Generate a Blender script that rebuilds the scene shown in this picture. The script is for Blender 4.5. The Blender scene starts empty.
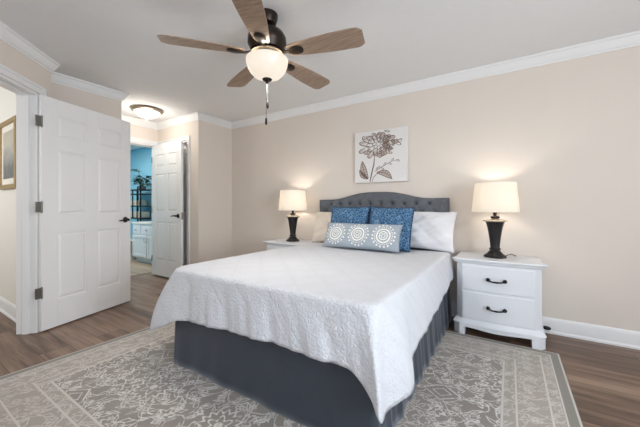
import bpy, bmesh, math, random
import numpy as np
from mathutils import Vector, Matrix
SC = bpy.context.scene
COL = SC.collection
PI = math.pi

# ------------------------------------------------------------------ camera, world, lights, exposure
FPX, YAW, YH, CH = 296.76, math.radians(32.56), 206.8, 1.0806
cam_d = bpy.data.cameras.new('camera')
cam = bpy.data.objects.new('camera', cam_d); COL.objects.link(cam)
cam_d.sensor_fit = 'HORIZONTAL'; cam_d.sensor_width = 36.0
cam_d.lens = FPX / 640 * 36
cam_d.shift_y = -(213.5 - YH) / 640
cam_d.clip_start = 0.02
cam.location = (0, 0, CH); cam.rotation_euler = (PI / 2, 0, YAW)
SC.camera = cam

world = bpy.data.worlds.new('world'); SC.world = world; world.use_nodes = True
bg = world.node_tree.nodes['Background']
sky = world.node_tree.nodes.new('ShaderNodeTexSky'); sky.sky_type = 'NISHITA'
sky.sun_elevation = math.radians(50); sky.sun_disc = False
world.node_tree.links.new(sky.outputs[0], bg.inputs[0]); bg.inputs[1].default_value = 0.25

def area(name, loc, rot, sx, sy, power, col):
    l = bpy.data.lights.new(name, 'AREA'); l.shape = 'RECTANGLE'; l.size = sx; l.size_y = sy
    l.energy = power; l.color = col
    o = bpy.data.objects.new(name, l); COL.objects.link(o); o.location = loc; o.rotation_euler = rot
    return o
def point(name, loc, power, col, r=.03, parent=None):
    l = bpy.data.lights.new(name, 'POINT'); l.energy = power; l.color = col; l.shadow_soft_size = r
    o = bpy.data.objects.new(name, l); COL.objects.link(o); o.location = loc
    if parent: o.parent = parent
    return o
# daylight entering through the right window; the unseen rear window is added for fill
area('daylight_right_window', (2.30, 0.35, 1.35), (0, PI / 2 + .35, 0), 1.5, 1.7, 90, (.84, .92, 1))
area('rear_window_fill', (-0.3, -1.50, 1.35), (PI / 2 + .45, 0, 0), 1.9, 1.5, 12, (.90, .95, 1))
area('hall_fill', (-4.6, -1.0, 1.6), (PI / 2, 0, 0), 1.6, 1.4, 27, (.97, .98, 1))  # area light added in the hall
area('bathroom_ceiling_fill', (-6.3, 2.2, 2.36), (0, 0, 0), 1.2, 1.0, 34, (1, .96, .9))  # area light added under the bathroom ceiling

vs = SC.view_settings
SC.display_settings.display_device = 'sRGB'
vs.view_transform = 'Standard'; vs.look = 'None'; vs.gamma = 1; vs.use_curve_mapping = False
vs.exposure = 0.26
try:
    SC.cycles.use_denoising = True
    SC.cycles.max_bounces = 10; SC.cycles.diffuse_bounces = 6
    SC.cycles.sample_clamp_indirect = 6
except Exception:
    pass

# ------------------------------------------------------------------ helpers
def lin(r, g, b):
    f = lambda c: c / 12.92 if c <= .04045 else ((c + .055) / 1.055) ** 2.4
    return (f(r / 255), f(g / 255), f(b / 255), 1)

class NT:
    def __init__(s, name):
        s.m = bpy.data.materials.new(name); s.m.use_nodes = True; s.t = s.m.node_tree
        s.b = s.t.nodes['Principled BSDF']; s.out = s.t.nodes['Material Output']
    def n(s, typ, **kw):
        x = s.t.nodes.new(typ)
        for k, v in kw.items(): setattr(x, k, v)
        return x
    def l(s, a, b): s.t.links.new(a, b)
    def put(s, sock, v):
        if hasattr(v, 'is_linked'): s.l(v, sock)
        else: sock.default_value = v
    def math(s, op, a, b=None, c=None):
        x = s.n('ShaderNodeMath', operation=op)
        for i, v in enumerate((a, b, c)):
            if v is not None: s.put(x.inputs[i], v)
        return x.outputs[0]
    def coords(s):
        tc = s.n('ShaderNodeTexCoord'); return tc.outputs['Object']
    def xyz(s, v):
        x = s.n('ShaderNodeSeparateXYZ'); s.l(v, x.inputs[0]); return x.outputs
    def vec(s, x, y, z=0.):
        c = s.n('ShaderNodeCombineXYZ')
        for i, v in enumerate((x, y, z)): s.put(c.inputs[i], v)
        return c.outputs[0]
    def mapping(s, v, scale=(1, 1, 1), rot=(0, 0, 0)):
        m = s.n('ShaderNodeMapping'); s.l(v, m.inputs['Vector'])
        m.inputs['Scale'].default_value = scale; m.inputs['Rotation'].default_value = rot
        return m.outputs[0]
    def noise(s, v, scale, detail=3, rough=.5, out='Fac'):
        x = s.n('ShaderNodeTexNoise'); s.l(v, x.inputs['Vector'])
        x.inputs['Scale'].default_value = scale; x.inputs['Detail'].default_value = detail
        x.inputs['Roughness'].default_value = rough
        return x.outputs[out]
    def voro(s, v, scale, feature='F1', rnd=1.):
        x = s.n('ShaderNodeTexVoronoi', feature=feature); s.l(v, x.inputs['Vector'])
        x.inputs['Scale'].default_value = scale; x.inputs['Randomness'].default_value = rnd
        return x.outputs['Distance']
    def ramp(s, f, stops, interp='LINEAR'):
        r = s.n('ShaderNodeValToRGB'); s.l(f, r.inputs[0]); r.color_ramp.interpolation = interp
        e = r.color_ramp.elements
        while len(e) < len(stops): e.new(.5)
        for i, (p, c) in enumerate(stops): e[i].position = p; e[i].color = c
        return r.outputs[0]
    def mix(s, f, a, b, mode='MIX'):
        x = s.n('ShaderNodeMix', data_type='RGBA', blend_type=mode)
        s.put(x.inputs[0], f); s.put(x.inputs[6], a); s.put(x.inputs[7], b); return x.outputs[2]
    def bump(s, h, strength=.2, dist=.01):
        b = s.n('ShaderNodeBump'); s.l(h, b.inputs['Height'])
        b.inputs['Strength'].default_value = strength; b.inputs['Distance'].default_value = dist
        s.l(b.outputs[0], s.b.inputs['Normal'])
    def base(s, c): s.put(s.b.inputs['Base Color'], c)
    def set(s, rough=.5, metal=0., spec=None, **kw):
        s.b.inputs['Roughness'].default_value = rough; s.b.inputs['Metallic'].default_value = metal
        if spec is not None: s.b.inputs['Specular IOR Level'].default_value = spec
        for k, v in kw.items(): s.b.inputs[k.replace('_', ' ')].default_value = v
    def smooth(s, v, lo, hi):
        x = s.n('ShaderNodeMapRange', interpolation_type='SMOOTHSTEP'); s.l(v, x.inputs[0])
        x.inputs[1].default_value = lo; x.inputs[2].default_value = hi
        return x.outputs[0]
    def line(s, v, c, w):   # 1 where |v-c| < w, soft edge
        a = s.math('ABSOLUTE', s.math('SUBTRACT', v, c))
        x = s.n('ShaderNodeMapRange', interpolation_type='SMOOTHSTEP'); s.l(a, x.inputs[0])
        x.inputs[1].default_value = w * 1.35; x.inputs[2].default_value = w * .65
        return x.outputs[0]

M = {}
def plain(name, rgb, rough=.5, metal=0., spec=None, nz=0., nscale=40, bump=0., bscale=200, **kw):
    t = NT(name); c = lin(*rgb); co = t.coords()
    if nz:
        f = t.noise(co, nscale, 4)
        t.base(t.mix(f, tuple(x * (1 - nz) for x in c[:3]) + (1,), tuple(min(1, x * (1 + nz)) for x in c[:3]) + (1,)))
    else: t.base(c)
    if bump: t.bump(t.noise(co, bscale, 2), bump, .004)
    t.set(rough, metal, spec, **kw); M[name] = t.m; return t

plain('wall_paint', (221, 211, 201), .75, nz=.015, nscale=6, bump=.08, bscale=260)
plain('hall_paint', (224, 221, 212), .75, nz=.015, nscale=6)
plain('bath_paint', (142, 196, 216), .7, nz=.02, nscale=6)
plain('ceiling_paint', (230, 230, 230), .9, nz=.02, nscale=14, bump=.45, bscale=110)
plain('trim_white', (232, 232, 232), .38, nz=.01, nscale=8)
plain('door_white', (234, 233, 232), .42, nz=.01, nscale=8, bump=.03, bscale=300)
plain('furniture_white', (226, 228, 232), .35, nz=.01, nscale=10)
plain('bronze', (52, 43, 38), .38, .75, nz=.25, nscale=30)
plain('black_metal', (24, 23, 24), .4, .5, nz=.1)
plain('black_iron', (34, 32, 33), .45, .3, nz=.25, nscale=60, bump=.25, bscale=120)
plain('pewter', (176, 165, 148), .35, .85, nz=.15, nscale=60)
plain('hinge_metal', (128, 126, 122), .42, .8, nz=.12, nscale=50)
plain('brushed_nickel', (150, 138, 124), .35, .85, nz=.1)
plain('sheet_white', (216, 216, 219), .85, nz=.015, nscale=12, bump=.12, bscale=24)
plain('sheet_lamplit', (226, 214, 200), .85, nz=.015, nscale=12, bump=.12, bscale=24)  # white pillowcase with the bedside lamp's warmth put into its colour
plain('mattress_white', (226, 226, 226), .9, nz=.02)
plain('paper_mat', (226, 222, 210), .8, nz=.01)
plain('champagne_frame', (172, 148, 104), .4, .55, nz=.2, nscale=35)
plain('canvas_white', (226, 223, 221), .85, nz=.015, nscale=30, bump=.1, bscale=500)
plain('ink_brown', (122, 104, 95), .85, nz=.25, nscale=60)
plain('ink_light', (190, 176, 168), .85, nz=.2, nscale=60)
plain('ceramic_white', (236, 236, 234), .12)
plain('counter_white', (238, 236, 230), .2, nz=.01)
plain('plant_green', (52, 74, 52), .5, nz=.35, nscale=30)
plain('basket_cream', (206, 196, 178), .8, nz=.12, nscale=60)
plain('pot_grey', (96, 92, 88), .6, nz=.2)
plain('dark_void', (44, 40, 38), .9, nz=.05)
plain('rubber_black', (20, 20, 20), .6, nz=.1)
plain('button_grey', (62, 68, 76), .85, nz=.1, nscale=80)

def wood_blade():
    t = NT('blade_wood'); co = t.coords()
    g = t.noise(t.mapping(co, (3, 60, 20)), 2.2, 6, .6)
    c = t.ramp(g, [(.3, lin(124, 102, 85)), (.55, lin(160, 136, 116)), (.8, lin(184, 162, 142))])
    t.base(c); t.set(.45); M['blade_wood'] = t.m
wood_blade()

def floor_mat(name, cols, w, L, gap=lin(38, 28, 22)):
    t = NT(name); co = t.coords()
    br = t.n('ShaderNodeTexBrick'); t.l(co, br.inputs['Vector'])
    br.offset = .37; br.squash = 1
    br.inputs['Color1'].default_value = (0, 0, 0, 1); br.inputs['Color2'].default_value = (1, 1, 1, 1)
    br.inputs['Mortar'].default_value = (.5, .5, .5, 1)
    br.inputs['Scale'].default_value = 1; br.inputs['Mortar Size'].default_value = .0022
    br.inputs['Brick Width'].default_value = L; br.inputs['Row Height'].default_value = w
    rnd = t.xyz(br.outputs['Color'])[0]
    p = t.xyz(co)
    v = t.vec(t.math('ADD', t.math('MULTIPLY', p[0], 1.1), t.math('MULTIPLY', rnd, 17.)), t.math('MULTIPLY', p[1], 13.), t.math('MULTIPLY', rnd, 9.))
    g = t.noise(v, 1.5, 7, .62)
    v2 = t.vec(t.math('MULTIPLY', p[0], 2.), t.math('MULTIPLY', p[1], 70.), t.math('MULTIPLY', rnd, 5.))
    g2 = t.noise(v2, 1.2, 4, .6)
    f = t.math('ADD', t.math('ADD', t.math('MULTIPLY', g, .85), t.math('MULTIPLY', g2, .3)), t.math('MULTIPLY', t.math('SUBTRACT', rnd, .5), .22))
    c = t.ramp(f, [(.38, cols[0]), (.56, cols[1]), (.74, cols[2])])
    t.base(t.mix(t.math('MULTIPLY', br.outputs['Fac'], .75), c, gap))
    t.bump(t.math('ADD', g2, t.math('MULTIPLY', br.outputs['Fac'], -1.)), .12, .003)
    t.set(.42); M[name] = t.m
floor_mat('floor_planks', [lin(80, 61, 49), lin(119, 95, 78), lin(148, 123, 104)], .18, 1.22)
floor_mat('bath_vinyl', [lin(132, 114, 94), lin(158, 139, 117), lin(176, 158, 138)], .15, .9, lin(140, 122, 104))

def rug_mat():
    t = NT('rug_pile'); co = t.coords(); p = t.xyz(co)
    HX, HY = 1.5, 1.222
    ax = t.math('ABSOLUTE', p[0]); ay = t.math('ABSOLUTE', p[1])
    d = t.math('MINIMUM', t.math('SUBTRACT', HX, ax), t.math('SUBTRACT', HY, ay))
    mx = lambda *a: a[0] if len(a) == 1 else t.math('MAXIMUM', a[0], mx(*a[1:]))
    # border rules
    rules = mx(t.line(d, .006, .005), t.line(d, .058, .004), t.line(d, .118, .0045), t.line(d, .27, .0045), t.line(d, .335, .0055))
    # warped mirrored coordinates for the vines
    n1 = t.noise(co, 5., 2, .5, 'Color')
    nv = t.n('ShaderNodeVectorMath', operation='SUBTRACT'); t.l(n1, nv.inputs[0]); nv.inputs[1].default_value = (.5, .5, .5)
    ns = t.n('ShaderNodeVectorMath', operation='SCALE'); t.l(nv.outputs[0], ns.inputs[0]); ns.inputs['Scale'].default_value = .09
    mir = t.n('ShaderNodeVectorMath', operation='ADD'); t.l(t.vec(ax, ay, 0.), mir.inputs[0]); t.l(ns.outputs[0], mir.inputs[1])
    v = mir.outputs[0]
    wx, wy, _ = t.xyz(v)
    # small flowers, leaves and scrolling stems
    md = lambda q, off, step: t.math('SUBTRACT', t.math('FLOORED_MODULO', t.math('ADD', q, off), step), step / 2)
    def flower(off, step, r0, amp, k, w):
        a, b = md(wx, off, step), md(wy, off, step)
        rr_ = t.math('SQRT', t.math('ADD', t.math('MULTIPLY', a, a), t.math('MULTIPLY', b, b)))
        an = t.math('MULTIPLY', t.math('ARCTAN2', b, a), float(k))
        return mx(t.line(t.math('SUBTRACT', rr_, t.math('MULTIPLY', t.math('COSINE', an), amp)), r0, w), t.line(rr_, 0., .007))
    def stem(p1, p2, step, amp, wl, off, w):
        b = md(p2, off, step)
        return t.line(t.math('SUBTRACT', b, t.math('MULTIPLY', t.math('SINE', t.math('MULTIPLY', p1, 2 * PI / wl)), amp)), 0., w)
    def leafs(off, step, sx):
        a, b = md(wx, off, step), md(wy, off * 1.7, step * .8)
        u_ = t.math('ADD', a, t.math('MULTIPLY', b, sx)); v_ = t.math('SUBTRACT', b, t.math('MULTIPLY', a, sx))
        e = t.math('ADD', t.math('MULTIPLY', t.math('ABSOLUTE', u_), .5), t.math('MULTIPLY', t.math('ABSOLUTE', v_), 1.4))
        return t.line(e, .022, .005)
    vines = mx(flower(.0, .193, .034, .010, 5, .005), flower(.071, .145, .020, .006, 4, .0045),
               stem(wx, wy, .29, .045, .29, .05, .004), stem(wy, wx, .29, .05, .36, .12, .004), stem(wx, wy, .21, .03, .17, .0, .003), stem(wy, wx, .17, .035, .21, .03, .003), flower(.11, .112, .013, .004, 6, .0035), leafs(.0, .101, 1.1),
               leafs(.03, .127, .7), leafs(.09, .163, -.8))
    # rosettes on a lattice and diamonds between them
    def cell(s_, off, step):
        q = t.math('SUBTRACT', t.math('FLOORED_MODULO', t.math('ADD', s_, off), step), step / 2)
        return q
    S = .58
    cx, cy = cell(p[0], S * .5, S), cell(p[1], S * .5, S)
    r = t.math('SQRT', t.math('ADD', t.math('MULTIPLY', cx, cx), t.math('MULTIPLY', cy, cy)))
    th = t.math('ARCTAN2', cy, cx)
    ros = mx(t.line(t.math('SUBTRACT', r, t.math('MULTIPLY', t.math('COSINE', t.math('MULTIPLY', th, 16.)), .012)), .10, .009),
             t.line(t.math('SUBTRACT', r, t.math('MULTIPLY', t.math('COSINE', t.math('MULTIPLY', th, 6.)), .016)), .052, .006),
             t.line(r, .012, .010))
    inros = t.math('LESS_THAN', r, .115)
    dx_, dy_ = cell(p[0], 0., S), cell(p[1], 0., S)
    dia_d = t.math('ADD', t.math('ABSOLUTE', dx_), t.math('MULTIPLY', t.math('ABSOLUTE', dy_), 1.3))
    dia = mx(t.line(dia_d, .10, .007), t.line(dia_d, .05, .005)); india = t.math('LESS_THAN', dia_d, .112)
    blk = t.math('MAXIMUM', inros, india)
    field = mx(t.math('MULTIPLY', vines, t.math('SUBTRACT', 1., blk)), ros, dia)
    infield = t.math('GREATER_THAN', d, .342)
    inband = t.math('MULTIPLY', t.math('GREATER_THAN', d, .124), t.math('LESS_THAN', d, .264))
    inthin = t.math('MULTIPLY', t.math('GREATER_THAN', d, .066), t.math('LESS_THAN', d, .328))
    pat = mx(t.math('MULTIPLY', field, infield), t.math('MULTIPLY', vines, t.math('MULTIPLY', inthin, .6)))
    wear = t.smooth(t.noise(co, 40., 4, .65), .25, .58)
    wear2 = t.smooth(t.noise(co, 3., 3, .6), .15, .65)
    mask = t.math('MAXIMUM', t.math('MULTIPLY', t.math('MULTIPLY', pat, wear), t.math('ADD', t.math('MULTIPLY', wear2, .5), .6)), t.math('MULTIPLY', rules, .72))
    big = t.noise(co, 2.2, 4, .6)
    ground = t.ramp(big, [(.3, lin(122, 114, 106)), (.55, lin(140, 131, 122)), (.75, lin(158, 149, 139))])
    edge = t.mix(infield, lin(162, 153, 142), ground)
    edge = t.mix(t.math('LESS_THAN', d, .055), edge, lin(122, 118, 108))
    fz = t.noise(co, 160., 3, .7)
    c = t.mix(mask, edge, lin(222, 217, 211))
    c = t.mix(.22, c, t.mix(fz, lin(80, 74, 70), lin(220, 214, 206)), 'MIX')
    t.base(c); t.bump(t.math('ADD', t.math('MULTIPLY', fz, .6), t.math('MULTIPLY', mask, .5)), .5, .004); t.set(.95, 0, .1, Sheen_Weight=.22, Sheen_Roughness=.5)
    M['rug_pile'] = t.m
rug_mat()

def coverlet_mat():
    t = NT('quilted_cotton'); co = t.coords(); p = t.xyz(co)
    s = t.math('ADD', t.math('ADD', p[0], p[1]), 0.); q = t.math('SUBTRACT', p[0], p[1])
    zz = t.math('MULTIPLY', p[2], 1.)
    k = 13.
    a = t.math('ABSOLUTE', t.math('SINE', t.math('MULTIPLY', t.math('ADD', s, zz), k)))
    b = t.math('ABSOLUTE', t.math('SINE', t.math('MULTIPLY', t.math('SUBTRACT', q, zz), k)))
    h = t.math('MINIMUM', a, b)
    h = t.math('POWER', h, .5)
    w = t.voro(co, 45., 'DISTANCE_TO_EDGE'); w = t.smooth(w, 0., .22)
    h2 = t.math('ADD', t.math('MULTIPLY', h, 1.1), t.math('MULTIPLY', w, .5))
    n = t.noise(co, 30., 4)
    t.bump(t.math('ADD', h2, t.math('MULTIPLY', n, .5)), .55, .006)
    t.base(t.mix(t.math('MULTIPLY', t.math('SUBTRACT', 1., h), .15), lin(211, 212, 216), lin(184, 185, 188)))
    t.set(.9, 0, .15); M['quilted_cotton'] = t.m
coverlet_mat()

def fabric(name, rgb, rough=.9, weave=700., nz=.12, bstr=.25):
    t = NT(name); co = t.coords(); c = lin(*rgb)
    f = t.noise(co, weave, 2, .7); f2 = t.noise(co, 18., 3)
    ff = t.math('ADD', t.math('MULTIPLY', f, .6), t.math('MULTIPLY', f2, .4))
    t.base(t.ramp(ff, [(.3, tuple(x * (1 - nz * 2) for x in c[:3]) + (1,)), (.7, tuple(min(1, x * (1 + nz * 2)) for x in c[:3]) + (1,))]))
    t.bump(f, bstr, .002); t.set(rough, 0, .2); M[name] = t.m
fabric('headboard_linen', (99, 102, 107), weave=420., nz=.14)
fabric('skirt_fabric', (57, 63, 72), .48, weave=300., nz=.05, bstr=.1); M['skirt_fabric'].node_tree.nodes['Principled BSDF'].inputs['Specular IOR Level'].default_value = .4
for k_, v_ in (('Sheen Weight', .4), ('Sheen Roughness', .35), ('Sheen Tint', (.82, .89, 1, 1))): M['skirt_fabric'].node_tree.nodes['Principled BSDF'].inputs[k_].default_value = v_

def blue_mat():
    t = NT('blue_damask'); co = t.coords()
    v = t.voro(co, 46., 'DISTANCE_TO_EDGE'); n = t.noise(co, 24., 5, .7)
    f = t.math('ADD', t.math('MULTIPLY', t.smooth(v, .0, .25), .45), t.math('MULTIPLY', n, .6))
    c = t.ramp(f, [(.25, lin(122, 154, 180)), (.42, lin(64, 104, 140)), (.60, lin(44, 84, 120)), (.85, lin(32, 64, 98))])
    t.base(c); t.bump(n, .2, .003); t.set(.7, 0, .3); M['blue_damask'] = t.m
blue_mat()
plain('blue_piping', (30, 60, 92), .8, nz=.2)

def lumbar_mat():
    t = NT('medallion_linen'); co = t.coords(); p = t.xyz(co)
    S = .248
    x = t.math('SUBTRACT', t.math('FLOORED_MODULO', t.math('ADD', p[0], S * 1.5), S), S / 2)
    y = p[2]
    r = t.math('SQRT', t.math('ADD', t.math('MULTIPLY', x, x), t.math('MULTIPLY', y, y)))
    th = t.math('ARCTAN2', y, x)
    mx = lambda *a: a[0] if len(a) == 1 else t.math('MAXIMUM', a[0], mx(*a[1:]))
    dash = lambda k, lo: t.math('GREATER_THAN', t.math('COSINE', t.math('MULTIPLY', th, float(k))), lo)
    rr = mx(t.line(t.math('SUBTRACT', r, t.math('MULTIPLY', t.math('COSINE', t.math('MULTIPLY', th, 6.)), .006)), .018, .0045),
            t.line(r, .038, .0045), t.line(r, .062, .006),
            t.math('MULTIPLY', t.line(r, .083, .0045), dash(28, .1)),
            t.math('MULTIPLY', t.line(r, .103, .0065), dash(18, .2)))
    ins = t.math('LESS_THAN', t.math('ABSOLUTE', p[0]), S * 1.5)
    rr = t.math('MULTIPLY', rr, ins)
    n = t.noise(co, 300., 2, .6)
    c = t.mix(n, lin(138, 148, 158), lin(172, 180, 188))
    t.base(t.mix(t.math('MULTIPLY', rr, .9), c, lin(240, 236, 226)))
    t.bump(t.math('ADD', t.math('MULTIPLY', n, .3), rr), .35, .003); t.set(.85, 0, .2); M['medallion_linen'] = t.m
lumbar_mat()

def shade_mat():
    t = NT('lamp_shade_fabric'); co = t.coords()
    n = t.noise(t.mapping(co, (1, 1, 3)), 220., 2, .6)
    c = t.mix(n, lin(240, 234, 224), lin(250, 246, 240))
    df = t.n('ShaderNodeBsdfDiffuse'); tr = t.n('ShaderNodeBsdfTranslucent'); t.l(c, df.inputs[0]); t.l(c, tr.inputs[0])
    mx = t.n('ShaderNodeMixShader'); mx.inputs[0].default_value = .42; t.l(df.outputs[0], mx.inputs[1]); t.l(tr.outputs[0], mx.inputs[2])
    t.l(mx.outputs[0], t.out.inputs[0]); M['lamp_shade_fabric'] = t.m
shade_mat()
def glow(name, rgb, strength):
    t = NT(name); co = t.coords(); n = t.noise(co, 9., 3)
    t.base(lin(130, 126, 120)); t.set(.35)
    t.put(t.b.inputs['Emission Color'], t.mix(n, lin(*rgb), lin(255, 250, 240))); t.b.inputs['Emission Strength'].default_value = strength
    M[name] = t.m
glow('fan_bowl_glass', (255, 232, 206), .66)
glow('hall_bowl_glass', (255, 236, 206), 1.15)
glow('bulb_glow', (255, 226, 180), 8)

def pane_mat():
    t = NT('window_glass'); tr = t.n('ShaderNodeBsdfTransparent'); gl = t.n('ShaderNodeBsdfGlossy'); gl.inputs['Roughness'].default_value = .02
    fr = t.n('ShaderNodeFresnel'); mx = t.n('ShaderNodeMixShader'); t.l(fr.outputs[0], mx.inputs[0])
    t.l(tr.outputs[0], mx.inputs[1]); t.l(gl.outputs[0], mx.inputs[2]); t.l(mx.outputs[0], t.out.inputs[0]); M['window_glass'] = t.m
pane_mat()

def print_mat():
    t = NT('framed_print'); co = t.coords(); p = t.xyz(co)
    f = t.math('ADD', t.math('MULTIPLY', p[2], 1.6), t.math('MULTIPLY', t.noise(co, 9., 4), .5))
    c = t.ramp(f, [(.0, lin(96, 100, 104)), (.22, lin(150, 152, 150)), (.4, lin(196, 190, 174)), (.8, lin(178, 172, 156))])
    t.base(c); t.set(.3); M['framed_print'] = t.m
print_mat()

class MB:
    """collects shapes, then links them as ONE mesh object"""
    def __init__(s): s.bm = bmesh.new()
    def raw(s, verts, faces):
        vs_ = [s.bm.verts.new(v) for v in verts]
        for f in faces:
            try: s.bm.faces.new([vs_[i] for i in f])
            except ValueError: pass
        return s
    def box(s, x0, x1, y0, y1, z0, z1):
        return s.raw([(x0, y0, z0), (x1, y0, z0), (x1, y1, z0), (x0, y1, z0), (x0, y0, z1), (x1, y0, z1), (x1, y1, z1), (x0, y1, z1)],
                     [(3, 2, 1, 0), (4, 5, 6, 7), (0, 1, 5, 4), (1, 2, 6, 5), (2, 3, 7, 6), (3, 0, 4, 7)])
    def frustum(s, a, b):   # a, b: 4-point loops
        return s.raw(list(a) + list(b), [(3, 2, 1, 0), (4, 5, 6, 7), (0, 1, 5, 4), (1, 2, 6, 5), (2, 3, 7, 6), (3, 0, 4, 7)])
    def prism(s, poly, z0, z1):
        n = len(poly)
        return s.raw([(x, y, z0) for x, y in poly] + [(x, y, z1) for x, y in poly],
                     [tuple(range(n - 1, -1, -1)), tuple(range(n, 2 * n))] + [(i, (i + 1) % n, n + (i + 1) % n, n + i) for i in range(n)])
    def loft(s, loops, cap=True):   # list of equal-length 3D closed loops
        n = len(loops[0]); v = [q for L in loops for q in L]; f = []
        for k in range(len(loops) - 1):
            for i in range(n):
                f.append((k * n + i, k * n + (i + 1) % n, (k + 1) * n + (i + 1) % n, (k + 1) * n + i))
        if cap:
            f.append(tuple(range(n - 1, -1, -1))); f.append(tuple(range((len(loops) - 1) * n, len(loops) * n)))
        return s.raw(v, f)
    def lathe(s, prof, c=(0, 0, 0), seg=32, mod=None, cap=True):
        loops = []
        for r, z in prof:
            L = []
            for i in range(seg):
                a = 2 * PI * i / seg; rr = r * (mod(a, z) if mod else 1)
                L.append((c[0] + rr * math.cos(a), c[1] + rr * math.sin(a), c[2] + z))
            loops.append(L)
        return s.loft(loops, cap)
    def tube(s, pts, r, seg=8):
        pts = [Vector(p) for p in pts]; loops = []; n = len(pts)
        rs = r if isinstance(r, (list, tuple)) else [r] * n
        up = Vector((0, 0, 1))
        for i, p in enumerate(pts):
            d = (pts[min(i + 1, n - 1)] - pts[max(i - 1, 0)]).normalized()
            u = d.cross(up)
            if u.length < 1e-3: u = d.cross(Vector((0, 1, 0)))
            u.normalize(); w = u.cross(d)
            loops.append([tuple(p + (u * math.cos(2 * PI * k / seg) + w * math.sin(2 * PI * k / seg)) * rs[i]) for k in range(seg)])
        return s.loft(loops)
    def ball(s, c, rx, ry=None, rz=None, seg=14):
        ry = ry or rx; rz = rz or rx
        prof = [(max(1e-4, math.cos(a)), math.sin(a)) for a in np.linspace(-PI / 2, PI / 2, 9)]
        return s.loft([[(c[0] + rx * r * math.cos(2 * PI * i / seg), c[1] + ry * r * math.sin(2 * PI * i / seg), c[2] + rz * z) for i in range(seg)] for r, z in prof])
    def grid(s, rows):
        n = len(rows[0]); v = [q for r in rows for q in r]; f = []
        for k in range(len(rows) - 1):
            for i in range(n - 1): f.append((k * n + i, k * n + i + 1, (k + 1) * n + i + 1, (k + 1) * n + i))
        return s.raw(v, f)
    def xf(s, mat): bmesh.ops.transform(s.bm, matrix=mat, verts=s.bm.verts); return s
    def build(s, name, mat, parent=None, smooth=False, bevel=0., angle=35, seg=2, recalc=True):
        if recalc: bmesh.ops.recalc_face_normals(s.bm, faces=s.bm.faces)
        me = bpy.data.meshes.new(name); s.bm.to_mesh(me); s.bm.free()
        me.materials.append(M[mat] if isinstance(mat, str) else mat)
        if smooth or bevel:
            me.polygons.foreach_set('use_smooth', [True] * len(me.polygons)); me.set_sharp_from_angle(angle=math.radians(angle))
        o = bpy.data.objects.new(name, me); COL.objects.link(o)
        if bevel:
            b = o.modifiers.new('bevel', 'BEVEL'); b.width = bevel; b.segments = seg; b.limit_method = 'ANGLE'; b.angle_limit = math.radians(40)
        if parent: o.parent = parent
        return o

def tag(o, label, cat, group=None, kind=None):
    o['label'] = label; o['category'] = cat
    if group: o['group'] = group
    if kind: o['kind'] = kind
    return o
def thing(name, label, cat, loc=(0, 0, 0), rz=0., group=None):
    o = bpy.data.objects.new(name, None); COL.objects.link(o); o.empty_display_size = .1
    o.location = loc; o.rotation_euler = (0, 0, rz)
    return tag(o, label, cat, group)
def struct(o, label, cat): return tag(o, label, cat, kind='structure')
def dup(root, loc, label, rz=None):
    r = root.copy(); COL.objects.link(r); r.location = loc; r['label'] = label
    if rz is not None: r.rotation_euler = (0, 0, rz)
    def rec(a, b):
        for ch in list(a.children):
            c = ch.copy(); COL.objects.link(c); c.parent = b; c.matrix_parent_inverse = ch.matrix_parent_inverse
            rec(ch, c)
    rec(root, r)
    return r
def sweep(path, prof, closed=False, z=0.):
    """profile (offset to the left of the path, height) swept along a mitred 2D path"""
    n = len(path); P = [Vector(p) for p in path]; rows = []
    for i in range(n):
        dirs = []
        if closed or i > 0: dirs.append((P[i] - P[i - 1]).normalized())
        if closed or i < n - 1: dirs.append((P[(i + 1) % n] - P[i]).normalized())
        ns = [Vector((-d.y, d.x)) for d in dirs]
        m = ns[0] if len(ns) == 1 else (ns[0] + ns[1]) / (1 + ns[0].dot(ns[1]))
        rows.append([(P[i].x + m.x * o, P[i].y + m.y * o, z + h) for o, h in prof])
    mb = MB()
    k = len(prof); v = [q for r in rows for q in r]; f = []
    for i in range(n if closed else n - 1):
        for j in range(k): f.append((i * k + j, ((i + 1) % n) * k + j, ((i + 1) % n) * k + (j + 1) % k, i * k + (j + 1) % k))
    if not closed: f.append(tuple(range(k))); f.append(tuple(range((n - 1) * k, n * k)))
    return mb.raw(v, f)

# pixel -> point on a plane, used only to take measurements from the photograph
_F = (-math.sin(YAW), math.cos(YAW)); _R = (math.cos(YAW), math.sin(YAW))
def _ray(x): u = (x - 320) / FPX; return (_F[0] + u * _R[0], _F[1] + u * _R[1])
def on_y(x, y, Y): r = _ray(x); d = Y / r[1]; return Vector((d * r[0], Y, CH + (YH - y) * d / FPX))
def on_x(x, y, X): r = _ray(x); d = X / r[0]; return Vector((X, d * r[1], CH + (YH - y) * d / FPX))

# ------------------------------------------------------------------ room shell
H = 2.40
XB, YB = -3.703, 3.21          # headboard wall meets the closet side wall
YF = 2.61                      # closet front wall
XT = -4.74                     # bathroom doorway wall
XA, YA = -3.80, 1.665          # short wall behind the open door
C7 = Vector((-3.535, .965))    # outer corner of the angled doorway wall
E45 = Vector((.70711, -.70711)); N45 = Vector((-.70711, -.70711))
P8 = C7 + E45 * 1.45
XR, YR = 2.40, -1.60

def wall(name, label, polys, mat='wall_paint'):
    mb = MB()
    for poly, z0, z1 in polys: mb.prism(poly, z0, z1)
    return struct(mb.build(name, mat), label, 'wall')
def rect(x0, x1, y0, y1): return [(x0, y0), (x1, y0), (x1, y1), (x0, y1)]

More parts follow.
